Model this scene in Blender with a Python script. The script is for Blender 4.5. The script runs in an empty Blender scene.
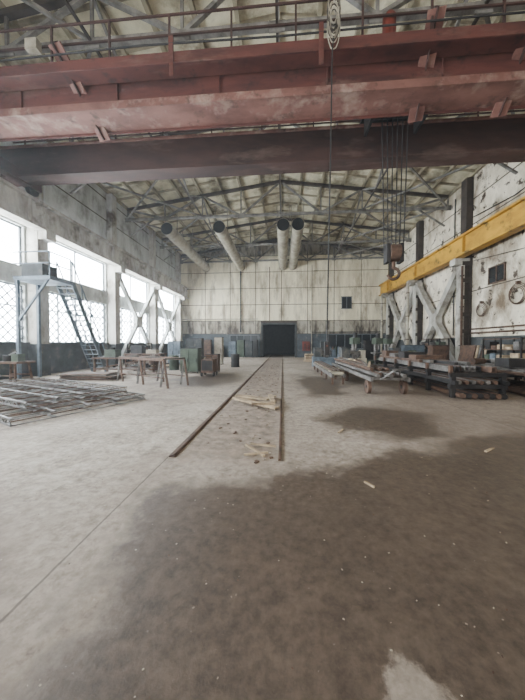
import bpy, bmesh, math, random
from mathutils import Vector, Matrix
random.seed(7)
C = bpy.context.scene.collection

# ------------------------------------------------------------ materials
def S(c):
    def f(v):
        v/=255.0
        return v/12.92 if v<=0.04045 else ((v+0.055)/1.055)**2.4
    return (f(c[0]),f(c[1]),f(c[2]),1)

def mat(name, c1, c2=None, rough=0.7, metal=0.0, scale=2.0, stretch=(1,1,1), lo=0.4, hi=0.65,
        c3=None, s3=0.5, lo3=0.55, hi3=0.7, bump=0.0, st3=(1,1,1), c4=None, s4=1.0, lo4=.6, hi4=.64):
    m=bpy.data.materials.new(name); m.use_nodes=True
    nt=m.node_tree; N=nt.nodes; L=nt.links
    b=N['Principled BSDF']
    b.inputs['Roughness'].default_value=rough; b.inputs['Metallic'].default_value=metal
    b.inputs['Specular IOR Level'].default_value=.3
    if c2 is None: c2=tuple(int(v*0.8) for v in c1)
    tc=N.new('ShaderNodeTexCoord')
    def noise(sc,st,det=6):
        mp=N.new('ShaderNodeMapping'); mp.inputs['Scale'].default_value=st
        L.new(tc.outputs['Object'],mp.inputs['Vector'])
        n=N.new('ShaderNodeTexNoise'); n.inputs['Scale'].default_value=sc; n.inputs['Detail'].default_value=det
        n.inputs['Roughness'].default_value=0.65
        L.new(mp.outputs['Vector'],n.inputs['Vector']); return n
    n=noise(scale,stretch)
    r=N.new('ShaderNodeValToRGB'); r.color_ramp.elements[0].position=lo; r.color_ramp.elements[1].position=hi
    r.color_ramp.elements[0].color=S(c1); r.color_ramp.elements[1].color=S(c2)
    L.new(n.outputs['Fac'],r.inputs['Fac'])
    out=r.outputs['Color']
    for (cc,ss,l,h,st) in ((c3,s3,lo3,hi3,st3),(c4,s4,lo4,hi4,(1,1,1))):
        if not cc: continue
        n3=noise(ss,st)
        mr=N.new('ShaderNodeMapRange'); mr.inputs['From Min'].default_value=l; mr.inputs['From Max'].default_value=h
        L.new(n3.outputs['Fac'],mr.inputs['Value'])
        mx=N.new('ShaderNodeMixRGB'); mx.inputs['Color2'].default_value=S(cc)
        L.new(mr.outputs['Result'],mx.inputs['Fac']); L.new(out,mx.inputs['Color1']); out=mx.outputs['Color']
    L.new(out,b.inputs['Base Color'])
    if bump>0:
        bp=N.new('ShaderNodeBump'); bp.inputs['Strength'].default_value=bump; bp.inputs['Distance'].default_value=0.03
        nb=noise(scale*6,(1,1,1)); L.new(nb.outputs['Fac'],bp.inputs['Height']); L.new(bp.outputs['Normal'],b.inputs['Normal'])
    return m

def emis(name,c,s):
    m=bpy.data.materials.new(name); m.use_nodes=True
    b=m.node_tree.nodes['Principled BSDF']
    b.inputs['Base Color'].default_value=(0.8,0.85,0.9,1)
    b.inputs['Emission Color'].default_value=c; b.inputs['Emission Strength'].default_value=s
    return m

M={}
M['plaster']=mat('plaster_left',(190,192,188),(148,148,142),0.9,scale=1.2,stretch=(1,1,.3),c3=(92,86,78),s3=.7,lo3=.52,hi3=.76)
M['plinth']=mat('plinth_paint',(66,68,68),(46,47,47),0.85,scale=1.5,c3=(106,98,88),s3=1.2,lo3=.55,hi3=.72)
M['plinth2']=mat('plinth_blue_paint',(72,78,82),(52,56,60),0.85,scale=1.5,c3=(118,112,102),s3=1.6,lo3=.56,hi3=.7)
M['concrete']=mat('column_concrete',(182,178,168),(136,130,120),0.9,scale=1.5,stretch=(1,1,.4),bump=.2,c3=(84,74,64),s3=.9,lo3=.54,hi3=.7)
M['wallR']=mat('whitewashed_brick',(220,210,190),(182,170,148),0.9,scale=.8,stretch=(1,1,.5),c3=(104,88,70),s3=.6,lo3=.47,hi3=.66,bump=.3,c4=(60,48,38),s4=1.7,lo4=.57,hi4=.63,st3=(1,1,.6))
M['panel']=mat('wall_panel',(226,216,188),(188,176,148),0.85,scale=.8,stretch=(1,1,.25),c3=(114,96,74),s3=1.1,lo3=.49,hi3=.72,st3=(1,1,.25))
M['panel2']=mat('wall_panel_grey',(164,156,140),(126,118,104),0.85,scale=.8,stretch=(1,1,.25),c3=(70,60,50),s3=1.6,lo3=.46,hi3=.62,st3=(1,1,.3))
M['joint']=mat('panel_joint',(74,64,52),(56,48,40),0.9)
M['ceil']=mat('roof_slab',(218,210,182),(178,168,140),0.9,scale=.7,c3=(92,78,58),s3=.5,lo3=.48,hi3=.66,bump=.2)
M['rib']=mat('roof_rib',(154,144,120),(112,102,84),0.9,scale=1)
M['truss']=mat('truss_steel',(130,126,120),(82,78,72),0.6,.1,scale=2)
M['truss_d']=mat('truss_dark',(66,57,51),(44,39,35),0.6,.1,scale=2)
M['red']=mat('crane_red_paint',(86,47,40),(60,34,30),0.75,.0,scale=1.2,stretch=(.4,1,2),c3=(104,80,70),s3=1.4,lo3=.56,hi3=.74,st3=(.3,1,1),c4=(42,31,27),s4=2.2,lo4=.56,hi4=.72)
M['pink']=mat('crane_red_worn',(116,80,70),(84,53,46),0.75,.0,scale=1.0,stretch=(.5,1,1),c3=(148,126,114),s3=1.2,lo3=.52,hi3=.72,c4=(54,40,34),s4=2.0,lo4=.56,hi4=.72)
M['redd']=mat('crane_dark_red',(68,46,40),(48,34,30),0.75,.0,scale=1.5,stretch=(.3,1,1),c3=(92,74,66),s3=1.4,lo3=.56,hi3=.72,st3=(.3,1,1))
M['yellow']=mat('yellow_paint',(190,144,46),(150,110,38),0.6,.0,scale=1.2,stretch=(1,.5,1),c3=(80,62,40),s3=1.5,lo3=.54,hi3=.68)
M['steel']=mat('steel_grey',(114,110,106),(68,64,60),0.5,.3,scale=3)
M['rust']=mat('rusty_steel',(92,70,56),(58,44,37),0.75,.1,scale=4)
M['dark']=mat('dark_metal',(44,41,40),(28,26,26),0.6,.2,scale=3)
M['blue']=mat('blue_grey_paint',(98,108,116),(66,74,82),0.65,.1,scale=2)
M['green']=mat('green_paint',(72,82,68),(50,57,47),0.6,.1,scale=2)
M['wood']=mat('weathered_wood',(170,150,122),(112,96,78),0.85,scale=3)
M['white']=mat('white_paint',(198,200,198),(150,150,144),0.6,scale=2,c3=(110,100,90),s3=1.5,lo3=.56,hi3=.7)
M['orange']=mat('orange_paint',(110,48,36),(76,36,28),0.6,scale=2)
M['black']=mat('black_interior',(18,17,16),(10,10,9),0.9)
M['duct']=mat('galvanised_duct',(166,158,140),(120,112,98),0.5,.1,scale=1.5)
M['glassd']=mat('dark_glass',(34,38,42),(24,26,28),0.15,scale=1)
M['win']=emis('daylight_glass',(0.84,0.93,1.0,1),46)
M['win2']=emis('dirty_daylight_glass',(1.0,0.97,0.93,1),3.2)  # emitter for panes added behind the camera to brighten the hall
M['frame']=mat('window_frame',(100,104,106),(72,75,78),0.6,scale=2)
M['grit']=mat('grit',(150,138,124),(110,98,86),0.9,scale=5)

def floor_mat():
    m=bpy.data.materials.new('stained_concrete_floor'); m.use_nodes=True
    nt=m.node_tree;N=nt.nodes;L=nt.links;b=N['Principled BSDF']
    tc=N.new('ShaderNodeTexCoord'); sp=N.new('ShaderNodeSeparateXYZ'); L.new(tc.outputs['Object'],sp.inputs[0])
    def ma(op,a,bb=None,cc=None,clamp=False):
        n=N.new('ShaderNodeMath'); n.operation=op; n.use_clamp=clamp
        for i,v in enumerate((a,bb,cc)):
            if v is None: continue
            if isinstance(v,(int,float)): n.inputs[i].default_value=v
            else: L.new(v,n.inputs[i])
        return n.outputs[0]
    def noise(s,d=5,r=.6):
        n=N.new('ShaderNodeTexNoise'); n.inputs['Scale'].default_value=s; n.inputs['Detail'].default_value=d; n.inputs['Roughness'].default_value=r
        L.new(tc.outputs['Object'],n.inputs['Vector']); return ma('SUBTRACT',n.outputs['Fac'],.5)
    X,Y=sp.outputs[0],sp.outputs[1]
    n1=noise(1.0,8,.65); n2=noise(5,6,.7); n3=noise(.35,6); n4=noise(38,3,.6); n5=noise(12,6,.75); n6=noise(2.2,8,.7)
    pert=ma('ADD',ma('MULTIPLY',n1,2.2),ma('ADD',ma('MULTIPLY',n2,.9),ma('MULTIPLY',n5,.5)))
    s1=ma('ADD',X,1.38)
    s2=ma('SUBTRACT',ma('MULTIPLY_ADD',X,.42,3.35),Y)
    w=ma('ADD',ma('MINIMUM',s1,s2),pert)
    def ell(cx,cy,rx,ry,k=.5):
        a=ma('DIVIDE',ma('SUBTRACT',X,cx),rx); c=ma('DIVIDE',ma('SUBTRACT',Y,cy),ry)
        dd=ma('SQRT',ma('ADD',ma('MULTIPLY',a,a),ma('MULTIPLY',c,c)))
        return ma('ADD',ma('SUBTRACT',1.0,dd),ma('MULTIPLY',pert,k))
    pond=ell(2.1,5.75,1.25,1.2,.8)
    pond2=ell(-3.3,11.8,1.6,2.4,1.1)
    pond3=ell(1.4,10.8,.9,2.8,1.2)
    w=ma('MAXIMUM',w,ma('MAXIMUM',pond,ma('MAXIMUM',pond2,pond3)))
    wet=ma('MULTIPLY_ADD',w,2.8,.25,clamp=True)
    halo=ma('MULTIPLY_ADD',w,.8,.8,clamp=True)
    dry=ma('MULTIPLY',ell(.63,1.2,.16,.2,1.5),3,clamp=True)
    wet=ma('MULTIPLY',wet,ma('SUBTRACT',1.0,ma('MULTIPLY',dry,.75)))
    def ramp(fac,a,c,lo,hi):
        r=N.new('ShaderNodeValToRGB'); r.color_ramp.elements[0].position=lo; r.color_ramp.elements[1].position=hi
        r.color_ramp.elements[0].color=S(a); r.color_ramp.elements[1].color=S(c); L.new(ma('ADD',fac,.5),r.inputs['Fac']); return r.outputs[0]
    def mix(f,a,c):
        x=N.new('ShaderNodeMixRGB')
        if isinstance(f,float): x.inputs[0].default_value=f
        else: L.new(f,x.inputs[0])
        for i,v in ((1,a),(2,c)):
            if isinstance(v,tuple): x.inputs[i].default_value=S(v)
            else: L.new(v,x.inputs[i])
        return x.outputs[0]
    dryc=ramp(n1,(112,98,86),(176,163,148),.41,.57)
    dryc2=ramp(n2,(98,85,74),(184,172,156),.37,.61)
    base=mix(.4,dryc,dryc2)
    base=mix(.35,base,ramp(n5,(84,73,64),(198,186,170),.38,.62))
    dirt=ma('MULTIPLY',ma('ADD',ma('ADD',n3,ma('MULTIPLY',n1,.9)),.02),5,clamp=True)
    base=mix(ma('MULTIPLY',dirt,.6),base,(92,76,64))
    spl=ma('MULTIPLY',ma('SUBTRACT',n6,.05),9,clamp=True)
    base=mix(ma('MULTIPLY',spl,.5),base,(80,68,58))
    rt=ma('MULTIPLY',ma('ADD',ma('SUBTRACT',X,1.2),ma('MULTIPLY',n1,4)),.5,clamp=True)
    base=mix(ma('MULTIPLY',rt,.5),base,(98,80,66))
    base=mix(ma('MULTIPLY',halo,.4),base,(88,74,62))
    tr=ma('SUBTRACT',.8,ma('ABSOLUTE',ma('ADD',X,.8)))
    tr=ma('MULTIPLY',ma('ADD',tr,ma('MULTIPLY',n2,.35)),5,clamp=True)
    tr=ma('MULTIPLY',tr,ma('MULTIPLY',ma('ADD',ma('SUBTRACT',Y,3.3),n2),2,clamp=True))
    base=mix(ma('MULTIPLY',tr,.7),base,ramp(n2,(76,64,54),(136,118,102),.37,.63))
    wetc=ramp(n1,(50,40,33),(76,62,52),.37,.63)
    wetc=mix(.45,wetc,ramp(n2,(42,34,29),(92,78,65),.34,.64))
    wetc=mix(.3,wetc,ramp(n5,(36,30,26),(110,96,83),.36,.64))
    wetc=mix(ma('MULTIPLY',spl,.3),wetc,(96,83,71))
    col=mix(wet,base,wetc)
    j1=ma('LESS_THAN',ma('ABSOLUTE',ma('ADD',ma('ADD',X,1.62),ma('MULTIPLY',n2,.03))),.01)
    j2=ma('LESS_THAN',ma('ABSOLUTE',ma('ADD',ma('SUBTRACT',X,4.4),ma('MULTIPLY',n2,.03))),.01)
    j=ma('MAXIMUM',j1,j2)
    col=mix(ma('MULTIPLY',j,.6),col,(54,46,40))
    sp1=ma('MULTIPLY',ma('SUBTRACT',n4,.2),12,clamp=True)
    col=mix(ma('MULTIPLY',sp1,.45),col,(176,166,154))
    L.new(col,b.inputs['Base Color'])
    L.new(ma('MULTIPLY_ADD',wet,-.3,.82),b.inputs['Roughness'])
    b.inputs['Specular IOR Level'].default_value=.35
    bp=N.new('ShaderNodeBump'); bp.inputs['Strength'].default_value=.2; bp.inputs['Distance'].default_value=.02
    L.new(ma('ADD',ma('MULTIPLY',n4,.4),n5),bp.inputs['Height']); L.new(bp.outputs[0],b.inputs['Normal'])
    return m
M['floor']=floor_mat()

# ------------------------------------------------------------ mesh builder
class MB:
    def __init__(s): s.v=[];s.f=[];s.m=[];s.mats=[]
    def mi(s,k):
        if k not in s.mats: s.mats.append(k)
        return s.mats.index(k)
    def raw(s,vs,fs,k):
        o=len(s.v); s.v+= [tuple(v) for v in vs]; i=s.mi(k)
        for f in fs: s.f.append([a+o for a in f]); s.m.append(i)
    def box(s,x0,x1,y0,y1,z0,z1,k):
        vs=[(x0,y0,z0),(x1,y0,z0),(x1,y1,z0),(x0,y1,z0),(x0,y0,z1),(x1,y0,z1),(x1,y1,z1),(x0,y1,z1)]
        s.raw(vs,[(0,3,2,1),(4,5,6,7),(0,1,5,4),(1,2,6,5),(2,3,7,6),(3,0,4,7)],k)
    def obox(s,c,size,rz,k,rx=0,ry=0):
        R=Matrix.Rotation(rz,3,'Z')@Matrix.Rotation(ry,3,'Y')@Matrix.Rotation(rx,3,'X'); c=Vector(c)
        h=[v/2 for v in size]; vs=[]
        for z in (-1,1):
            for x,y in ((-1,-1),(1,-1),(1,1),(-1,1)): vs.append(c+R@Vector((x*h[0],y*h[1],z*h[2])))
        s.raw(vs,[(0,3,2,1),(4,5,6,7),(0,1,5,4),(1,2,6,5),(2,3,7,6),(3,0,4,7)],k)
    def bar(s,a,b,w,h,k):
        a=Vector(a);b=Vector(b);d=(b-a).normalized()
        up=Vector((0,0,1)) if abs(d.z)<.95 else Vector((0,1,0))
        r=d.cross(up).normalized()*w/2; u=r.cross(d).normalized()*h/2
        vs=[a-r-u,a+r-u,a+r+u,a-r+u,b-r-u,b+r-u,b+r+u,b-r+u]
        s.raw(vs,[(0,3,2,1),(4,5,6,7),(0,1,5,4),(1,2,6,5),(2,3,7,6),(3,0,4,7)],k)
    def cyl(s,a,b,r,k,n=12,r2=None,cap=True):
        a=Vector(a);b=Vector(b);d=(b-a).normalized(); r2=r if r2 is None else r2
        up=Vector((0,0,1)) if abs(d.z)<.95 else Vector((0,1,0))
        x=d.cross(up).normalized(); y=x.cross(d).normalized(); vs=[]
        for i in range(n):
            t=2*math.pi*i/n; o=x*math.cos(t)+y*math.sin(t); vs.append(a+o*r)
        for i in range(n):
            t=2*math.pi*i/n; o=x*math.cos(t)+y*math.sin(t); vs.append(b+o*r2)
        fs=[(i,(i+1)%n,n+(i+1)%n,n+i) for i in range(n)]
        if cap: fs+=[tuple(reversed(range(n))),tuple(range(n,2*n))]
        s.raw(vs,fs,k)
    def path(s,pts,r,k,n=6):
        for a,b in zip(pts[:-1],pts[1:]): s.cyl(a,b,r,k,n)
    def ring(s,c,R,r,k,axis='X',n=20,ph=0):
        pts=[]
        for i in range(n+1):
            t=2*math.pi*i/n+ph
            if axis=='X': pts.append((c[0],c[1]+R*math.cos(t),c[2]+R*math.sin(t)))
            elif axis=='Y': pts.append((c[0]+R*math.cos(t),c[1],c[2]+R*math.sin(t)))
            else: pts.append((c[0]+R*math.cos(t),c[1]+R*math.sin(t),c[2]))
        s.path(pts,r,k,6)
    def build(s,name):
        me=bpy.data.meshes.new(name); me.from_pydata(s.v,[],s.f)
        for k in s.mats: me.materials.append(M[k])
        me.polygons.foreach_set('material_index',s.m)
        bm=bmesh.new(); bm.from_mesh(me); bmesh.ops.recalc_face_normals(bm,faces=bm.faces); bm.to_mesh(me); bm.free()
        o=bpy.data.objects.new(name,me); C.objects.link(o); return o

XL,XR,YB,Y0=-12.6,12.2,32.0,-7.0
ROWS=[.5,6.5,12.5,18.5,24.5,30.6]
EAVE,RIDGE=12.6,14.3
# ------------------------------------------------------------ shell
b=MB(); b.box(XL-.4,XR+.4,Y0,YB+9,-.3,0,'floor'); b.build('floor')

b=MB()
b.box(XL-.4,XL,Y0,YB,0,1.65,'plinth')
b.box(XL-.4,XL,Y0,YB,4.45,5.35,'plaster')
b.box(XL-.4,XL,Y0,YB,7.3,EAVE+.2,'plaster')
bays=[(Y0+.6,-.1),(.9,6.1),(6.9,12.1),(12.9,18.1),(18.9,24.1),(24.9,30.2)]
ys=[Y0]+[v for p in bays for v in p]+[YB]
for i in range(0,len(ys),2):
    b.box(XL-.4,XL,ys[i],ys[i+1],1.65,4.45,'plaster'); b.box(XL-.4,XL,ys[i],ys[i+1],5.35,7.3,'plaster')
for z in (8.9,10.4,11.9): b.box(XL,XL+.02,Y0,YB-.2,z-.03,z+.03,'joint')
b.build('wall_left')
b=MB(); b.box(XL,XL+.12,Y0,YB-.05,1.6,1.68,'plinth'); b.build('trim_1')

for i,(a,c) in enumerate(bays):
    w=MB(); xg=XL-.22
    for (z0,z1,lat) in ((1.65,4.45,True),(5.35,7.3,False)):
        w.box(xg-.02,xg,a,c,z0,z1,'win')
        w.box(xg,xg+.08,a,a+.07,z0,z1,'frame'); w.box(xg,xg+.08,c-.07,c,z0,z1,'frame')
        w.box(xg,xg+.08,a,c,z0,z0+.07,'frame'); w.box(xg,xg+.08,a,c,z1-.07,z1,'frame')
        nn=4 if lat else 2
        for k in range(1,nn):
            y=a+(c-a)*k/nn; w.box(xg,xg+.07,y-.035,y+.035,z0,z1,'frame')
        if lat:
            w.box(xg,xg+.07,a,c,3.4,3.46,'frame')
            h=z1-z0; step=.45; t=a-h
            while t<c:
                for sgn in (1,-1):
                    s0=max(0,a-t); s1=min(h,c-t)
                    if s1-s0>.05:
                        if sgn>0: p=(xg+.12,t+s0,z0+s0);q=(xg+.12,t+s1,z0+s1)
                        else: p=(xg+.12,t+s0,z1-s0);q=(xg+.12,t+s1,z1-s1)
                        w.bar(p,q,.045,.045,'frame')
                t+=step
    w.build('window_%d'%(i+1))

# gable wall behind the viewpoint, its glowing panes added as unseen fill light
b=MB()
b.box(XL-.4,XR+.4,Y0-.3,Y0,0,1.2,'plinth'); b.box(XL-.4,XR+.4,Y0-.3,Y0,10.8,RIDGE+.3,'plaster')
gb=[(-11.6,-6.2),(-5.8,-.4),(0,5.4),(5.8,11.2)]
gx=[XL-.4]+[v for p in gb for v in p]+[XR+.4]
for i in range(0,len(gx),2): b.box(gx[i],gx[i+1],Y0-.3,Y0,1.2,10.8,'plaster')
b.build('wall_front')
for i,(a,c) in enumerate(gb):
    w=MB(); yg=Y0-.2; w.box(a,c,yg-.02,yg,1.2,10.8,'win2')
    for k in range(5): x=a+(c-a)*k/4; w.box(x-.04,x+.04,yg,yg+.08,1.2,10.8,'frame')
    for k in range(7): z=1.2+9.6*k/6; w.box(a,c,yg,yg+.07,z-.04,z+.04,'frame')
    w.build('window_%d'%(11+i))

b=MB()
b.box(XR,XR+.4,Y0,YB,0,2.0,'plinth')
b.box(XR,XR+.4,Y0,YB,2.0,EAVE+.2,'wallR')
for z in (5.0,9.3,10.9): b.box(XR-.02,XR,Y0,YB-.2,z-.03,z+.03,'joint')
b.build('wall_right')
b=MB(); b.box(XR-.1,XR,Y0,YB-.1,1.96,2.05,'plinth'); b.build('trim_2')
w=MB(); y,z=16.2,5.6; w.box(XR-.04,XR-.01,y-.55,y+.55,z-.45,z+.45,'glassd')
for (p,q,r,s_) in ((y-.6,y+.6,z-.5,z-.43),(y-.6,y+.6,z+.43,z+.5),(y-.6,y-.53,z-.5,z+.5),(y+.53,y+.6,z-.5,z+.5),(y-.03,y+.03,z-.5,z+.5)):
    w.box(XR-.08,XR-.01,p,q,r,s_,'rust')
w.build('window_7')

b=MB()
DX0,DX1,DZ=-2.45,1.45,3.95
b.box(XL-.4,DX0-.2,YB,YB+.3,0,DZ+.2,'joint'); b.box(DX1+.2,XR+.4,YB,YB+.3,0,DZ+.2,'joint'); b.box(XL-.4,XR+.4,YB,YB+.3,DZ+.2,RIDGE+.3,'joint')
b.box(XL,DX0-.25,YB-.05,YB,0,2.8,'plinth2'); b.box(DX1+.25,XR,YB-.05,YB,0,2.8,'plinth2')
xs=[XL+.02+ i*3.1 for i in range(9)]; xs[-1]=XR-.02
for r,(z0,z1,k) in enumerate(((2.86,4.35,'panel2'),(4.43,6.3,'panel'),(6.38,8.25,'panel'),(8.33,10.2,'panel'),(10.28,12.1,'panel'),(12.18,13.6,'panel2'))):
    for i in range(8):
        x0,x1=xs[i]+.04,xs[i+1]-.04
        if z0<DZ:
            if x1>DX0-.2 and x0<DX1+.2:
                if x0<DX0-.25: b.box(x0,DX0-.22,YB-.08,YB,z0,z1,k)
                if x1>DX1+.25: b.box(DX1+.22,x1,YB-.08,YB,z0,z1,k)
                continue
        b.box(x0,x1,YB-.08,YB,z0,z1,k)
b.build('wall_back')
d=MB()
d.box(DX0-.18,DX0,YB-.12,YB+.3,0,DZ+.18,'plinth'); d.box(DX1,DX1+.18,YB-.12,YB+.3,0,DZ+.18,'plinth'); d.box(DX0,DX1,YB-.12,YB+.3,DZ,DZ+.18,'plinth')
d.box(DX0+.02,DX0+.1,YB+.3,YB+2.1,.02,DZ-.05,'dark')
d.build('door_1')
d=MB()
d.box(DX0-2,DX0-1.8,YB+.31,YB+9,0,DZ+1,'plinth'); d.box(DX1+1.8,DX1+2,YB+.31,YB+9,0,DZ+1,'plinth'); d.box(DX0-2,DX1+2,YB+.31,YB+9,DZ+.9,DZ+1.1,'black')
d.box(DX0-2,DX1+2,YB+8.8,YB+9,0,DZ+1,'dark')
d.build('wall_passage')
def dwin(n,x0,x1,z0,z1,div):
    w=MB(); y=YB-.12
    w.box(x0,x1,y-.02,y+.02,z0,z1,'glassd')
    w.box(x0-.08,x1+.08,y-.06,y+.02,z0-.08,z0,'frame');w.box(x0-.08,x1+.08,y-.06,y+.02,z1,z1+.08,'frame')
    for k in range(div+1):
        x=x0+(x1-x0)*k/div; w.box(x-.04,x+.04,y-.06,y+.02,z0,z1,'frame')
    w.build('window_%d'%n)
dwin(8,6.9,8.0,5.8,7.1,2)
dwin(9,5.3,11.2,1.1,2.7,6)
dwin(10,-6.4,-3.0,1.4,2.6,4)

b=MB(); XM=(XL+XR)/2
def zc(x): return RIDGE-(RIDGE-EAVE)*abs(x-XM)/((XR-XL)/2)
for x0,x1 in ((XL-.4,XM),(XM,XR+.4)):
    z0,z1=zc(x0),zc(x1)
    b.raw([(x0,Y0-.3,z0),(x1,Y0-.3,z1),(x1,YB+.3,z1),(x0,YB+.3,z0),(x0,Y0-.3,z0+.3),(x1,Y0-.3,z1+.3),(x1,YB+.3,z1+.3),(x0,YB+.3,z0+.3)],
          [(0,3,2,1),(4,5,6,7),(0,1,5,4),(1,2,6,5),(2,3,7,6),(3,0,4,7)],'ceil')
n=16
for i in range(n+1):
    x=XL+.05+(XR-XL-.1)*i/n
    b.box(x-.08,x+.08,Y0,YB,zc(x)-.22,zc(x)+.05,'rib')
y=Y0+1
while y<YB-.5:
    for x0,x1 in ((XL,XM),(XM,XR)):
        b.bar((x0,y,zc(x0)-.05),(x1,y,zc(x1)-.05),.1,.14,'rib')
    y+=1.5
b.build('ceiling')

# ------------------------------------------------------------ columns, runways
for side,x0,x1 in (('l',XL+.02,XL+.62),('r',XR-.62,XR-.02)):
    for y in ROWS:
        c=MB()
        if side=='l':
            c.box(x0,x1,y-.3,y+.3,0,7.15,'concrete')
            c.box(x0,x0+.4,y-.28,y+.28,7.15,12.3,'concrete'); c.box(x0,x1+.45,y-.28,y+.28,6.75,7.15,'concrete')
            c.box(x0,x1+.01,y-.31,y+.31,0,1.6,'plinth')
        else:
            c.box(x0,x0+.14,y-.3,y+.3,0,7.15,'concrete'); c.box(x1-.14,x1,y-.3,y+.3,0,7.15,'truss_d'); c.box(x0+.14,x1-.14,y-.22,y+.22,0,7.15,'truss_d')
            z=.1
            while z<7: c.box(x0,x1,y-.31,y-.22,z,z+.25,'truss_d'); z+=1.1
            c.box(x1-.4,x1,y-.28,y+.28,7.15,12.3,'truss_d'); c.box(x0-.45,x1,y-.28,y+.28,6.75,7.15,'concrete')
        c.build('column')
def runway(x,k,kf,name):
    r=MB()
    r.box(x-.28,x+.28,Y0,YB-.15,8.3,8.42,kf); r.box(x-.28,x+.28,Y0,YB-.15,7.15,7.27,kf); r.box(x-.09,x+.09,Y0,YB-.15,7.27,8.3,k)
    y=Y0+.5
    while y<YB-.5:
        r.box(x-.26,x+.26,y-.02,y+.02,7.27,8.3,k); y+=6
    r.box(x-.05,x+.05,Y0,YB-.2,8.42,8.56,'rust')
    r.build(name)
runway(XL+.8,'concrete','concrete','crane_runway_beam')
runway(XR-.85,'yellow','yellow','crane_runway_beam')
def brace(x,ya,yb,k,w,zt=6.6):
    r=MB()
    r.bar((x,ya,.3),(x,yb,zt),w,w,k); r.bar((x+.02,yb,.3),(x+.02,ya,zt),w,w,k)
    m=(ya+yb)/2; r.obox((x,m,(.3+zt)/2),(w+.06,.9,.9),0,k)
    for y in (ya,yb):
        for z in (.3,zt): r.box(x-w/2-.02,x+w/2+.02,y-.25 if y==yb else y-.02,y+.02 if y==yb else y+.25,z-.3,z+.3,k)
    r.build('cross_brace')
brace(XL+.45,18.83,24.17,'white',.26)
brace(XL+.45,24.83,30.27,'white',.26)
brace(XR-.45,18.83,24.17,'concrete',.42)
brace(XR-.45,24.83,30.27,'concrete',.42)

# ------------------------------------------------------------ roof trusses
ZB=11.5
def truss(y):
    t=MB(); N=8
    xs=[XL+.25+(XR-XL-.5)*i/N for i in range(N+1)]
    zt=[zc(x)-.35 for x in xs]
    t.bar((xs[0],y,ZB),(xs[-1],y,ZB),.18,.16,'truss')
    for i in range(N): t.bar((xs[i],y,zt[i]),(xs[i+1],y,zt[i+1]),.2,.2,'truss_d')
    for i in range(N+1):
        t.bar((xs[i],y,ZB),(xs[i],y,zt[i]),.09,.09,'truss')
        t.obox((xs[i],y,ZB),(.5,.04,.35),0,'truss')
    for i in range(N):
        if i%2==0: t.bar((xs[i],y,zt[i]),(xs[i+1],y,ZB),.13,.13,'truss')
        else: t.bar((xs[i],y,ZB),(xs[i+1],y,zt[i+1]),.13,.13,'truss')
    t.build('roof_truss')
    return xs
TY=[2.5,8.5,14.5,20.5,26.5,31.6]
for y in TY: xs=truss(y)
br=MB()
for a,c in zip(TY[:-1],TY[1:]):
    for i in (0,6):
        br.bar((xs[i],a,ZB+.05),(xs[i+2],c,ZB+.05),.1,.1,'truss'); br.bar((xs[i+2],a,ZB+.15),(xs[i],c,ZB+.15),.1,.1,'truss')
    for i in (2,4,6):
        zt=zc(xs[i])-.4
        br.bar((xs[i],a,ZB),(xs[i],c,ZB),.08,.08,'truss_d')
        m=(a+c)/2
        br.bar((xs[i],a,zt),(xs[i],m,ZB),.1,.1,'truss'); br.bar((xs[i],c,zt),(xs[i],m,ZB),.1,.1,'truss')
for y in TY[1:-1]:
    br.bar((XL+.45,y,10.2),(XL+2.4,y,ZB),.1,.1,'truss'); br.bar((XR-.45,y,10.2),(XR-2.4,y,ZB),.1,.1,'truss')
br.build('truss_bracing')

for x in (-9.3,-5.05,.0,1.15):
    z=10.85; d=MB(); ya,yb=20.8,YB-.1
    d.cyl((x,ya,z),(x,yb,z),.48,'duct',24,cap=False)
    d.cyl((x,ya+.02,z),(x,ya+.1,z),.47,'black',24)
    y=ya
    while y<yb:
        d.cyl((x,y,z),(x,y+.08,z),.52,'duct',24,cap=False); y+=1.5
    for y in (ya+.9,25.5,YB-.9):
        d.bar((x-.5,y,z),(x-.5,y,12.8),.04,.04,'truss'); d.bar((x+.5,y,z),(x+.5,y,12.8),.04,.04,'truss')
    d.build('ventilation_duct')

# ------------------------------------------------------------ overhead crane
c=MB(); ax,bx=XL+.08,XR-.3
c.box(ax,bx,11.0,11.04,9.0,10.2,'redd'); c.box(ax,bx,11.5,11.54,9.0,10.2,'redd')
c.box(ax,bx,10.9,11.62,8.93,9.0,'redd'); c.box(ax,bx,10.9,11.62,10.2,10.27,'pink')
c.box(ax,bx,8.05,8.09,9.0,10.2,'red'); c.box(ax,bx,8.76,8.8,9.0,10.2,'red')
c.box(ax,bx,7.97,8.9,8.93,9.0,'pink'); c.box(ax,bx,7.97,8.9,10.2,10.26,'red')
c.box(ax,bx,7.95,7.98,8.85,9.08,'pink'); c.box(ax,bx,8.9,8.93,8.85,9.05,'red')
x=ax+1
while x<bx:
    c.box(x-.015,x+.015,7.98,8.05,9.0,10.2,'red'); x+=3.2
for y in (8.4,11.27): c.box(ax+.4,bx-.4,y-.03,y+.03,10.26,10.42,'rust')
c.box(ax,bx,7.35,7.97,9.62,9.67,'red'); c.box(ax,bx,7.33,7.37,9.42,9.72,'red')
x=ax+.6
while x<bx:
    c.bar((x,7.36,9.6),(x,7.36,10.75),.05,.05,'redd'); x+=1.75
for z in (10.2,10.75): c.bar((ax,7.36,z),(bx,7.36,z),.045,.045,'redd')
for x in (-6.3,4.1,6.6):
    c.bar((x-.2,7.25,10.15),(x+.1,9.0,8.72),.42,.05,'pink'); c.bar((x-.2,7.25,10.2),(x+.1,9.0,8.78),.04,.3,'redd')
for x in (-3.1,1.0): c.box(x-.06,x+.06,7.28,7.33,9.0,10.1,'red')
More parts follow.
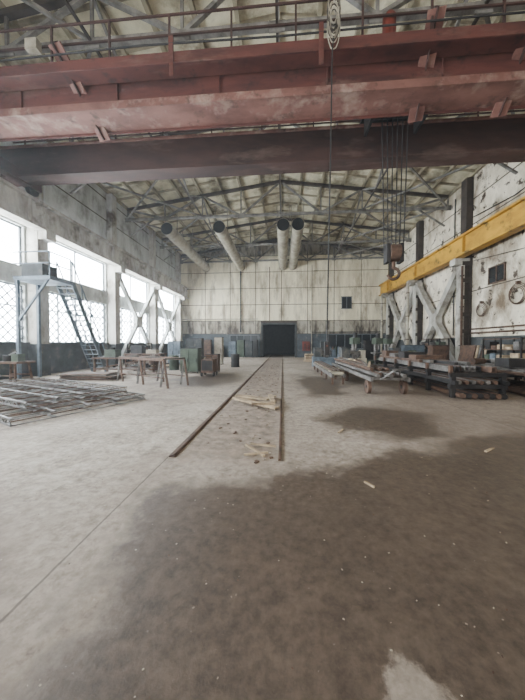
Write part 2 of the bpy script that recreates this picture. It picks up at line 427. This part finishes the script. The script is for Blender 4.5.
c.path([(ax,7.3,9.9),(-8,7.3,9.85),(-4,7.3,9.92),(0,7.3,9.84),(5,7.3,9.9),(bx,7.3,9.86)],.025,'dark',6)
for z in (10.95,11.35): c.bar((ax,11.6,z),(bx,11.6,z),.045,.045,'redd')
x=ax+.6
while x<bx: c.bar((x,11.6,10.2),(x,11.6,11.35),.045,.045,'redd'); x+=2.2
for x in (XL+.8,XR-.85):
    c.box(x-.2,x+.2,6.9,12.1,8.86,9.35,'redd')
    for y in (7.4,11.8): c.cyl((x-.1,y,8.82),(x+.1,y,8.82),.25,'dark',20)
c.box(3.1,5.0,8.2,11.45,10.44,10.6,'dark')
for x in (3.4,4.7):
    for y in (8.4,11.27): c.cyl((x-.14,y,10.56),(x+.14,y,10.56),.14,'dark',16)
c.cyl((3.1,9.9,10.1),(4.9,9.9,10.1),.42,'dark',20)
for x in (3.1,4.9): c.box(x-.05,x+.05,9.3,10.5,9.45,10.5,'dark')
c.box(3.1,4.9,9.35,9.45,9.5,9.9,'redd')
c.cyl((3.9,9.0,11.0),(4.5,9.0,11.0),.28,'orange',20); c.box(3.95,4.45,8.8,9.2,10.6,10.85,'dark')
c.cyl((4.5,9.0,11.0),(4.75,9.0,11.0),.12,'dark',12); c.box(4.75,5.0,8.8,9.3,10.6,11.3,'red')
c.cyl((2.85,7.6,9.67),(2.85,7.6,10.4),.17,'orange',16); c.cyl((2.85,7.6,10.4),(2.85,7.6,10.52),.1,'red',12)
c.box(3.2,3.7,9.4,10.4,10.6,11.1,'redd')
c.box(-7.3,-6.95,7.15,7.33,9.95,10.25,'duct')
c.build('overhead_crane')

h=MB()
for x in (3.5,3.68,3.86,4.04,4.22,4.4): h.cyl((x,9.9,9.66),(3.95+(x-3.95)*.75,9.9,4.95),.02,'dark',6)
h.cyl((3.78,9.9,4.85),(4.12,9.9,4.85),.3,'rust',20)
h.box(3.66,3.78,9.72,10.08,4.5,5.15,'dark'); h.box(4.12,4.24,9.72,10.08,4.5,5.15,'dark')
h.cyl((3.95,9.9,4.6),(3.95,9.9,4.3),.06,'rust',10)
pts=[(3.95+.2*math.sin(t),9.9,4.12+.2*math.cos(t)) for t in [i*math.pi*1.45/10 for i in range(11)]]
h.path(pts,.055,'rust',8)
h.build('crane_hook_block')

p=MB()
for i in range(16):
    z0=10.1+random.uniform(-.3,.3); R=random.uniform(.2,.42)
    pts=[]
    for j in range(17):
        t=2*math.pi*j/16; pts.append((1.3+R*.4*math.cos(t),7.2+random.uniform(-.02,.02),z0+R*1.3*math.sin(t)))
    p.path(pts,.014,('duct','truss_d')[i%2],5)
pts=[(1.3,7.2,9.6),(1.27,7.2,9.2),(1.25,7.2,7.5),(1.22,7.2,5),(1.19,7.2,3),(1.17,7.2,1.65)]
p.path(pts,.018,'dark',6)
p.box(1.11,1.23,7.15,7.25,1.3,1.65,'dark'); p.cyl((1.17,7.14,1.55),(1.17,7.15,1.55),.02,'orange',8)
p.build('pendant_control_cable')

for y,z,R in ((17.2,3.7,.42),(14.7,4.2,.55)):
    p=MB()
    for i in range(4): p.ring((XR-.13-.02*i,y,z-.03*i),R-.05*i,.016,'rust','X',20)
    p.box(XR-.22,XR-.02,y-.05,y+.05,z+R-.05,z+R+.1,'rust')
    p.build('cable_coil')
p=MB(); p.path([(-5.1,YB-.2,10.9),(-5.1,YB-.2,4.2),(-5.1,YB-.35,3.0)],.07,'dark',8); p.path([(-12.3,YB-.2,4.6),(-3,YB-.2,4.6)],.05,'duct',8)
for z in (5.5,8,10): p.box(-5.2,-5,YB-.2,YB-.09,z-.03,z+.03,'rust')
p.path([(-1.6,YB-.2,10.8),(-1.6,YB-.2,4.3)],.04,'rust',8)
p.path([(3.4,YB-.2,10.9),(3.4,YB-.2,.4)],.05,'duct',8)
p.path([(3.4,YB-.2,3.0),(11.5,YB-.2,3.0)],.05,'dark',8)
for z in (2.3,2.55): p.path([(XR-.12,13.1,z),(XR-.12,18.1,z)],.045,'rust',8)
p.path([(XR-.1,19.9,11.8),(XR-.1,19.9,2.2)],.04,'dark',8); p.path([(XR-.1,14.2,6.4),(XR-.1,18.0,6.9)],.02,'dark',6)
p.path([(XR-.1,13,9.6),(XR-.1,15,9.4),(XR-.1,18.1,9.7)],.03,'dark',6)
p.build('wall_pipework')
p=MB(); p.path([(XR-.72,18.08,6.6),(XR-.72,18.08,.4),(XR-.9,18.0,.15)],.07,'rust',8)
for z in (1.5,4,6): p.box(XR-.8,XR-.6,18.05,18.19,z-.04,z+.04,'dark')
p.build('downpipe')
for x,y in ((10.75,23.9),(10.75,29.9)):
    p=MB(); p.path([(x,y,7.0),(x,y,.1)],.11,'duct',10); p.path([(x,y,7.0),(x+.5,y,7.05)],.11,'duct',10)
    for z in (2,4,6): p.cyl((x,y,z-.04),(x,y,z+.04),.14,'rust',12)
    p.build('downpipe')

for x,wd in ((-1.56,.045),(-.04,.02)):
    r=MB(); r.box(x-wd,x+wd,3.6,YB+8,.0,.02,'rust'); r.box(x-wd*.5,x+wd*.5,3.6,YB+8,.02,.03,'rust'); r.build('rail_track')

# ------------------------------------------------------------ left side objects
s=MB(); x0,x1=-11.0,-10.2; yb,yt,zt=14.6,12.2,4.6
for x in (x0,x1):
    s.bar((x,yb,.0),(x,yt,zt),.06,.22,'blue')
    s.bar((x,yb,1.0),(x,yt,zt+1),.045,.045,'blue')
    for k in range(5):
        f=k/4; y=yb+(yt-yb)*f; z=zt*f; s.bar((x,y,z),(x,y,z+1.0),.04,.04,'blue')
for k in range(1,18):
    f=k/18; s.box(x0,x1,yb+(yt-yb)*f-.12,yb+(yt-yb)*f+.12,zt*f-.02,zt*f+.02,'blue')
yp=10.9
s.box(-11.9,x1+.05,yp,yt,zt-.16,zt,'blue')
for y in (yp+.05,12.1): s.bar((-10.2,y,zt),(-10.2,y,zt+1.05),.05,.05,'blue')
for z in (zt+.55,zt+1.05):
    s.bar((-10.2,yp,z),(-10.2,12.1,z),.045,.045,'blue'); s.bar((-11.9,yp,z),(-10.2,yp,z),.045,.045,'blue')
s.box(-11.7,-10.7,yp+.2,yp+1.0,zt,zt+.6,'plinth')
for y in (yp+.1,12.0): s.bar((-11.8,y,0),(-11.8,y,zt),.12,.12,'blue')
s.bar((-11.8,yp+.1,2.6),(-10.3,yp+.1,zt-.1),.08,.08,'blue')
s.build('access_staircase')

def meshpanel(cx,cy,z,L,W,rz):
    g=MB(); R=Matrix.Rotation(rz,4,'Z'); T=Vector((cx,cy,z))
    def P(a,bb,cc=0): return T+R@Vector((a,bb,cc))
    for lay in (0.0,.12):
        for v in (-W/2,-W/4,0,W/4,W/2): g.bar(P(-L/2,v,lay),P(L/2,v,lay),.035,.035,'steel')
        k=-L/2
        while k<=L/2+.01: g.bar(P(k,-W/2,lay),P(k,W/2,lay),.022,.022,('steel','rust')[int(k*3)%2]); k+=.35
    k=-L/2
    while k<L/2-.2:
        for v in (-W/2,W/2):
            g.bar(P(k,v,0),P(k+.175,v,.12),.02,.02,'steel'); g.bar(P(k+.175,v,.12),P(k+.35,v,0),.02,.02,'steel')
        g.bar(P(k,-W/2,.06),P(k+.7,W/2,.06),.02,.02,'steel')
        k+=.35
    return g
a=math.radians(155)
meshpanel(-7.2,7.2,.03,5.8,2.9,a).build('rebar_mesh_panel')
meshpanel(-7.5,7.4,.2,5.2,2.4,a+.05).build('rebar_mesh_panel')
t=MB()
p0=Vector((-4.3,9.3,0)); p1=Vector((-7.0,10.9,0)); dd=(p1-p0).normalized(); nn=Vector((-dd.y,dd.x,0))
for off in (0,.9):
    q0=p0+nn*(-off);q1=p1+nn*(-off); up=Vector((0,0,1.02))
    t.bar(q0+up,q1+up,.08,.1,'rust')
    for f in (.0,.5,1.0):
        m=q0.lerp(q1,f); t.bar(m+dd*-.22,m+up,.06,.06,'rust'); t.bar(m+dd*.22,m+up,.06,.06,'steel')
    t.bar(q0+Vector((0,0,.35)),q1+Vector((0,0,.35)),.04,.04,'rust')
for f in (0,.5,1.0):
    m=p0.lerp(p1,f)+Vector((0,0,1.05)); t.bar(m,m-nn*.9,.06,.06,'steel')
t.build('welding_trestle')
def table(x0,x1,y0,y1,h,k='steel'):
    t=MB(); t.box(x0,x1,y0,y1,h-.08,h,k)
    for x in (x0+.1,x1-.1):
        for y in (y0+.1,y1-.1): t.box(x-.04,x+.04,y-.04,y+.04,0,h-.08,'rust')
    t.box(x0+.1,x1-.1,y0+.1,y1-.1,.25,.29,'rust')
    t.bar((x0+.1,y0+.1,.3),(x1-.1,y0+.1,h-.1),.04,.04,'rust')
    return t
t=table(-9.9,-7.0,13.0,14.2,.9,'rust')
t.box(-9.4,-8.8,13.3,13.8,.9,1.3,'green'); t.cyl((-9.1,13.55,1.3),(-9.1,13.55,1.42),.12,'dark',12); t.box(-8.3,-7.6,13.3,13.7,.9,1.05,'rust')
t.build('work_table')
t=table(-10.8,-8.2,17.2,18.3,.95,'rust'); t.box(-10.4,-9.6,17.4,17.9,.95,1.5,'dark'); t.box(-9.3,-8.6,17.4,17.9,.95,1.2,'duct'); t.build('work_table')

def barrel(x,y,k,h=.9,r=.29):
    g=MB(); g.cyl((x,y,0),(x,y,h),r,k,24)
    for z in (.02,h/3,2*h/3,h-.03): g.cyl((x,y,z-.02),(x,y,z+.02),r+.018,k,24)
    g.cyl((x+.12,y,h),(x+.12,y,h+.03),.04,'dark',10); g.build('steel_drum')
barrel(-5.9,15.6,'rust'); barrel(-6.7,15.9,'green'); barrel(-4.4,16.8,'blue'); barrel(-7.9,15.7,'rust'); barrel(-3.3,18.2,'dark')
def cabinet(name,x,y,w,d,h,k,doors=2):
    g=MB(); g.box(x-w/2,x+w/2,y-d/2,y+d/2,.08,h,k)
    for sx in (-1,1):
        for sy in (-1,1): g.box(x+sx*(w/2-.05)-.03,x+sx*(w/2-.05)+.03,y+sy*(d/2-.05)-.03,y+sy*(d/2-.05)+.03,0,.08,'dark')
    for i in range(doors):
        a0=x-w/2+w*i/doors+.03; a1=x-w/2+w*(i+1)/doors-.03
        g.box(a0,a1,y-d/2-.02,y-d/2,.14,h-.06,k); g.box(a1-.08,a1-.05,y-d/2-.05,y-d/2-.02,h*.45,h*.6,'dark')
    g.box(x-w/2-.02,x+w/2+.02,y-d/2-.03,y+d/2+.02,h,h+.03,'dark'); g.build(name)
cabinet('tool_cabinet',-5.1,14.4,1.0,.6,1.35,'green'); cabinet('tool_cabinet',-4.0,14.9,.7,.6,1.0,'rust',1)
cabinet('electrical_cabinet',-6.6,19.5,1.2,.6,2.0,'plinth'); cabinet('electrical_cabinet',-8.4,20.2,1.0,.6,1.8,'blue'); cabinet('electrical_cabinet',-5.0,20.5,.6,.6,2.1,'duct',1)
for i,x in enumerate((-6.0,-5.0,-4.0,-3.25)): cabinet('metal_locker',x,YB-.7,.85 if i<3 else .5,.6,1.9+.15*(i%2),('blue','green','plinth','dark')[i])
for i,x in enumerate((-11.2,-10.2,-9.0,-7.6)): cabinet('metal_locker',x,YB-.8,.9,.6,1.5+.3*(i%3),('dark','plinth','rust','blue')[i])
def welder(x,y,k):
    g=MB(); g.box(x-.3,x+.3,y-.4,y+.4,.18,.85,k); g.box(x-.26,x+.26,y-.42,y-.4,.3,.78,'dark')
    for sx in (-.3,.3):
        for sy in (-.3,.3): g.cyl((x+sx-.03,y+sy,.12),(x+sx+.03,y+sy,.12),.12,'dark',14)
    g.path([(x-.25,y-.4,.85),(x-.25,y-.5,1.0),(x+.25,y-.5,1.0),(x+.25,y-.4,.85)],.02,'dark',6); g.build('welding_machine')
welder(-3.7,13.1,'rust'); welder(-11.1,15.9,'blue')
# pipe-bending stand by the left wall
g=MB(); x,y=-10.9,9.9
for sx in (-.5,.5):
    for sy in (-.35,.35): g.bar((x+sx,y+sy,0),(x+sx*.8,y+sy*.8,.85),.06,.06,'rust')
g.box(x-.6,x+.6,y-.4,y+.4,.82,.9,'rust'); g.bar((x-.45,y-.33,.35),(x+.45,y-.33,.35),.05,.05,'rust'); g.bar((x-.45,y+.33,.35),(x+.45,y+.33,.35),.05,.05,'rust')
g.cyl((x-.2,y,.9),(x-.2,y,1.15),.16,'dark',16); g.box(x+.1,x+.4,y-.15,y+.15,.9,1.2,'green'); g.bar((x-.2,y,1.12),(x+.5,y-.3,1.3),.04,.04,'steel')
g.build('pipe_bending_stand')
g=MB()
for i in range(6): g.obox((-8.7+random.uniform(-.1,.1),11.4+random.uniform(-.1,.1),.04+i*.045),(2.4-.2*(i%3),1.1,.04),.05*(i%3),('rust','steel','rust')[i%3])
g.build('steel_sheet_stack')
def scrap(x0,x1,y0,y1,n,Lm=1.6):
    g=MB()
    for i in range(n):
        a0=random.uniform(-.5,.5)+(1.57 if i%4==0 else 0); L=random.uniform(.5,Lm); x=random.uniform(x0+L/2,x1-L/2);y=random.uniform(y0+.3,y1-.3)
        z=.04+.035*(i%7)
        if i%5==4: g.obox((x,y,z+.08),(L*.5,.4,.16),a0,('rust','dark','steel')[i%3])
        elif i%5==3: g.cyl((x-L/2*math.cos(a0),y-.3*math.sin(a0),z+.04),(x+L/2*math.cos(a0),y+.3*math.sin(a0),z+.12),.06,('rust','dark')[i%2],10)
        else: g.bar((x-L/2*math.cos(a0),y-L*.3*math.sin(a0),z),(x+L/2*math.cos(a0),y+L*.3*math.sin(a0),z+random.uniform(0,.2)),.08,.06,('rust','steel','wood')[i%3])
    g.build('scrap_metal_pile')
scrap(-9.8,-7.3,14.7,15.3,14); scrap(-9.9,-6.8,16.3,17.0,16)

# ------------------------------------------------------------ centre: planks
g=MB()
for (x,y,L,w,rz,z) in ((-.85,7.0,1.4,.2,-.75,.09),(-.7,6.7,1.4,.16,-.65,.12),(-.85,7.3,1.0,.22,-.4,.15),(-.4,7.5,.7,.18,1.2,.1),(-.5,6.6,.6,.2,.2,.15),(-1.0,7.5,.9,.14,-1.0,.06),(-.3,7.0,.9,.12,1.7,.2)):
    g.obox((x,y,z-.03),(L,w,.04),rz,'wood',ry=.02)
g.build('plank_pile')
g=MB()
for (x,y,L,w,rz,z) in ((-.42,3.9,.5,.035,-.9,.02),(-.3,4.05,.4,.04,-.2,.04),(-.38,3.75,.35,.03,.3,.03)):
    g.obox((x,y,z),(L,w,.025),rz,'wood')
g.obox((.98,3.05,.012),(.13,.025,.02),-1.0,'wood')
g.obox((3.1,4.2,.012),(.26,.03,.02),.6,'wood'); g.obox((1.05,4.9,.012),(.22,.025,.02),1.0,'wood')
g.build('wood_scraps')
g=MB()
for i in range(340):
    y=1.0+abs(random.gauss(0,1))*5; x=random.uniform(-1,1)*(1.0+y*.8)
    s_=random.uniform(.003,.006)*(1+y*.18)
    g.obox((x,y,s_*.25),(s_*1.6,s_,s_*.4),random.uniform(0,3),('grit','grit','duct','rust')[i%4])
for i in range(200):
    y=random.uniform(3.5,20); x=random.uniform(-1.4,-.15); s_=random.uniform(.012,.04)
    g.obox((x,y,s_*.25),(s_*1.6,s_,s_*.5),random.uniform(0,3),('grit','rust')[i%2])
g.build('floor_debris')

# ------------------------------------------------------------ right side
g=MB(); cx,y0,y1,w_,h=3.3,8.4,15.0,1.1,.5
for x in (cx-w_/2,cx+w_/2): g.bar((x,y0,h),(x,y1,h),.08,.12,'steel')
y=y0+.2
while y<y1: g.bar((cx-w_/2,y,h),(cx+w_/2,y,h),.06,.08,'steel'); y+=.8
for y in (y0+.4,(y0+y1)/2,y1-.4):
    for x in (cx-w_/2,cx+w_/2):
        g.bar((x,y,.15),(x,y,h),.06,.06,'steel'); g.cyl((x-.05,y,.22),(x+.05,y,.22),.22,'rust',18); g.cyl((x-.07,y,.22),(x+.07,y,.22),.06,'dark',10)
for i in range(7): g.cyl((2.9+.13*i,8.3+.25*(i%3),.63),(2.85+.14*i,14.5+.5*(i%2),.64),.06,('steel','rust','steel')[i%3],12)
for i in range(5): g.cyl((3.0+.13*i,9.2+.3*(i%2),.74),(2.95+.14*i,15.3,.75),.055,('rust','steel')[i%2],12)
for i in range(6): g.bar((2.9+.15*i,9.2+i*.7,.84),(3.5-.1*i,11.0+i*.7,.88),.08,.04,('wood','steel','rust')[i%3])
g.bar((cx-.3,y0,h),(cx-.05,y0-.5,.85),.04,.04,'steel'); g.bar((cx+.3,y0,h),(cx+.05,y0-.5,.85),.04,.04,'steel'); g.bar((cx-.15,y0-.5,.86),(cx+.15,y0-.5,.86),.04,.04,'steel')
g.build('pipe_trolley')
g=MB()
for x in (1.95,2.4): g.bar((x,10.5,.35),(x,17,.35),.08,.14,'steel')
for i in range(9):
    y=10.7+i*.75; g.cyl((1.95,y,.42),(2.4,y,.42),.07,'duct',12)
    if i%2==0:
        for x in (1.97,2.38): g.box(x-.04,x+.04,y-.04,y+.04,0,.32,'rust')
for i in range(5): g.bar((2.0+.08*i,10.9,.53),(2.0+.08*i,16.5,.53),.06,.05,('rust','steel')[i%2])
g.build('roller_conveyor')
def lathe(x,y,k='blue'):
    g=MB(); g.box(x-.8,x+.8,y-.4,y+.4,0,.7,k); g.box(x-.7,x-.2,y-.35,y+.35,.7,1.35,'plinth'); g.cyl((x-.2,y,1.0),(x+.7,y,1.0),.16,'steel',20); g.cyl((x-.3,y,1.0),(x-.18,y,1.0),.28,'dark',20)
    g.box(x+.5,x+.75,y-.3,y+.3,.7,1.2,k); g.box(x-.1,x+.25,y-.45,y-.1,.7,.95,'steel'); g.ring((x+.1,y-.47,.75),.1,.015,'dark','Y',14); g.build('lathe')
lathe(2.9,19); lathe(7.6,17.6,'green'); lathe(5.6,23.5); lathe(4.4,17.3,'duct')
def drill(x,y):
    g=MB(); g.box(x-.6,x+.6,y-.5,y+.5,0,.35,'green'); g.cyl((x,y+.25,.35),(x,y+.25,2.1),.14,'steel',16); g.box(x-.25,x+.25,y-.6,y+.4,1.6,2.05,'green'); g.cyl((x,y-.4,1.6),(x,y-.4,1.15),.06,'steel',12); g.box(x-.4,x+.4,y-.6,y+.15,.85,.95,'steel')
    g.cyl((x,y-.2,2.05),(x,y-.2,2.4),.14,'dark',14); g.bar((x+.25,y-.3,1.8),(x+.55,y-.5,1.5),.03,.03,'steel'); g.build('drilling_machine')
drill(5.2,19.8); drill(7.2,21.0); drill(8.9,23.5)
g=MB(); cx0,cx1,y0,y1=5.05,6.45,8.1,15.2
for y in [y0+.2+i*1.3 for i in range(6)]:
    for x in (cx0,cx1): g.box(x-.06,x+.06,y-.06,y+.06,0,.75,'dark')
    g.box(cx0-.1,cx1+.1,y-.07,y+.07,.28,.4,'dark'); g.box(cx0-.1,cx1+.1,y-.05,y+.05,.62,.74,'dark')
    g.box(cx0-.1,cx0-.02,y-.05,y+.05,.7,.95,'rust')
for x in (cx0,cx1): g.box(x-.05,x+.05,y0,y1,.4,.52,'dark')
for i in range(7):
    x=cx0+.1+i*.19; k=('steel','dark','rust','steel')[i%4]
    L0=y0+random.uniform(0,.8); L1=y1-random.uniform(0,.8)
    g.box(x-.07,x+.07,L0,L1,.74,.76,k); g.box(x-.07,x-.055,L0,L1,.76,.9,k); g.box(x+.055,x+.07,L0,L1,.76,.9,k)
for i in range(5):
    x=cx0+.2+i*.22; L0=y0+1+random.uniform(0,1.5); g.box(x-.06,x+.06,L0,y1-.5,.9,1.0,('rust','steel','dark')[i%3])
for i in range(4):
    y=10.8+i*1.0; g.box(cx0+.15,cx1-.2-.15*i,y,y+.6,1.0,1.16+.1*(i%2),('rust','dark','steel')[i%3])
for i in range(6): g.cyl((cx0+.15+i*.2,y0+.1,.47),(cx0+.15+i*.2,y1-.3,.47),.06,('steel','rust')[i%2],10)
for i in range(8): g.cyl((cx0+.12+i*.16,y0-.1,.1),(cx0+.12+i*.16,y1-.6,.1),.08,('rust','dark')[i%2],10)
g.build('steel_profile_rack')
g=MB(); ox=-.55
for i in range(5):
    y=8.5+i*.9
    for x in (7.9,9.8): g.box(x-.06+ox,x+.06+ox,y-.06,y+.06,0,.62,'rust')
    g.box(7.8+ox,9.9+ox,y-.06,y+.06,.5,.62,'dark')
for i in range(7): g.box(7.85+.29*i+ox,8.1+.29*i+ox,8.3+random.uniform(0,.4),12.5,.62,.7+.03*(i%3),('rust','steel','steel')[i%3])
g.box(8.2+ox,8.9+ox,9.6,10.2,.8,1.1,'dark'); g.box(9.1+ox,9.7+ox,10.6,11.6,.8,1.0,'steel'); g.cyl((8.1+ox,11.2,.9),(8.8+ox,11.6,.9),.12,'rust',14)
for i in range(6): g.cyl((7.95+.3*i+ox,8.1,.12),(7.95+.3*i+ox,12.3,.12),.1,'rust',12)
g.build('steel_bench')
scrap(7.5,10.0,13.2,14.6,22); scrap(8.4,10.6,15.2,16.8,22)
def shelf(x,y0,y1,h):
    g=MB()
    for yy in (y0,(y0+y1)/2,y1):
        for xx in (x-.3,x+.3): g.box(xx-.03,xx+.03,yy-.03,yy+.03,0,h,'dark')
    n=4
    for i in range(n):
        z=.25+(h-.3)*i/(n-1); g.box(x-.32,x+.32,y0-.03,y1+.03,z-.02,z+.02,'rust')
        if i<n-1:
            yy=y0+.2
            while yy<y1-.3:
                L=random.uniform(.2,.5); hh=random.uniform(.12,.4); g.box(x-.25,x+.2,yy,yy+L,z+.02,z+.02+hh,random.choice(('steel','green','blue','rust','duct','dark','wood'))); yy+=L+.08
    g.build('storage_shelf')
shelf(11.1,12.9,15.2,1.9); shelf(11.1,19.2,22.0,2.0); shelf(-11.3,19.0,21.5,1.7)
cabinet('tool_cabinet',10.2,18.3,1.0,.6,1.5,'rust'); cabinet('tool_cabinet',9.8,20.9,1.4,.7,1.5,'blue')
cabinet('electrical_cabinet',8.2,25.5,1.2,.6,1.9,'dark'); cabinet('electrical_cabinet',4.2,27,.9,.5,1.8,'plinth')
barrel(8.3,19.2,'rust'); barrel(6.6,25.5,'blue'); barrel(10.0,24.4,'rust'); barrel(9.3,19.5,'dark')
g=MB()
for i in range(5): g.obox((11.35-.08*i,16.5+.1*i,.78),(.04,1.3,1.5),0,('wood','rust','steel')[i%3],ry=.2)
g.build('leaning_plates')
g=MB()
for i in range(6):
    x=5.5+.32*i; g.cyl((x,YB-.5,0),(x,YB-.5,1.2),.12,('blue','rust','green')[i%3],14); g.cyl((x,YB-.5,1.2),(x,YB-.5,1.32),.12,('blue','rust','green')[i%3],14,r2=.04); g.cyl((x,YB-.5,1.32),(x,YB-.5,1.42),.04,'dark',8)
g.build('gas_cylinders')
g=MB(); g.box(2.3,3.2,YB-.25,YB-.12,.8,1.9,'orange'); g.box(2.5,2.75,YB-.34,YB-.25,.95,1.6,'red'); g.cyl((3.0,YB-.35,.9),(3.0,YB-.35,1.5),.09,'red',12); g.build('fire_equipment_board')
g=MB(); g.box(1.9,2.9,24,25,.0,.12,'wood'); g.box(2.0,2.8,24.1,24.9,.12,.7,'wood')
for z in (.3,.5): g.box(1.98,2.82,24.08,24.1,z,z+.08,'rust')
g.build('wooden_crate')

# sky outside + thin dusty air (world volume)
w=bpy.data.worlds.new('overcast_sky'); bpy.context.scene.world=w; w.use_nodes=True
bg=w.node_tree.nodes['Background']; bg.inputs[0].default_value=(.9,.94,1,1); bg.inputs[1].default_value=3.6
vs=w.node_tree.nodes.new('ShaderNodeVolumeScatter'); vs.inputs['Density'].default_value=.0018; vs.inputs['Anisotropy'].default_value=.4; vs.inputs['Color'].default_value=(.95,.97,1,1)
w.node_tree.links.new(vs.outputs[0],w.node_tree.nodes['World Output'].inputs['Volume'])

cam=bpy.data.cameras.new('camera'); co=bpy.data.objects.new('camera',cam); C.objects.link(co)
cam.sensor_fit='VERTICAL'; cam.sensor_height=36; cam.lens=36*265/700; cam.clip_start=.05; cam.clip_end=200
co.location=(0,0,1.6); co.rotation_euler=(math.radians(90-1.3),0,math.radians(4.4))
bpy.context.scene.camera=co
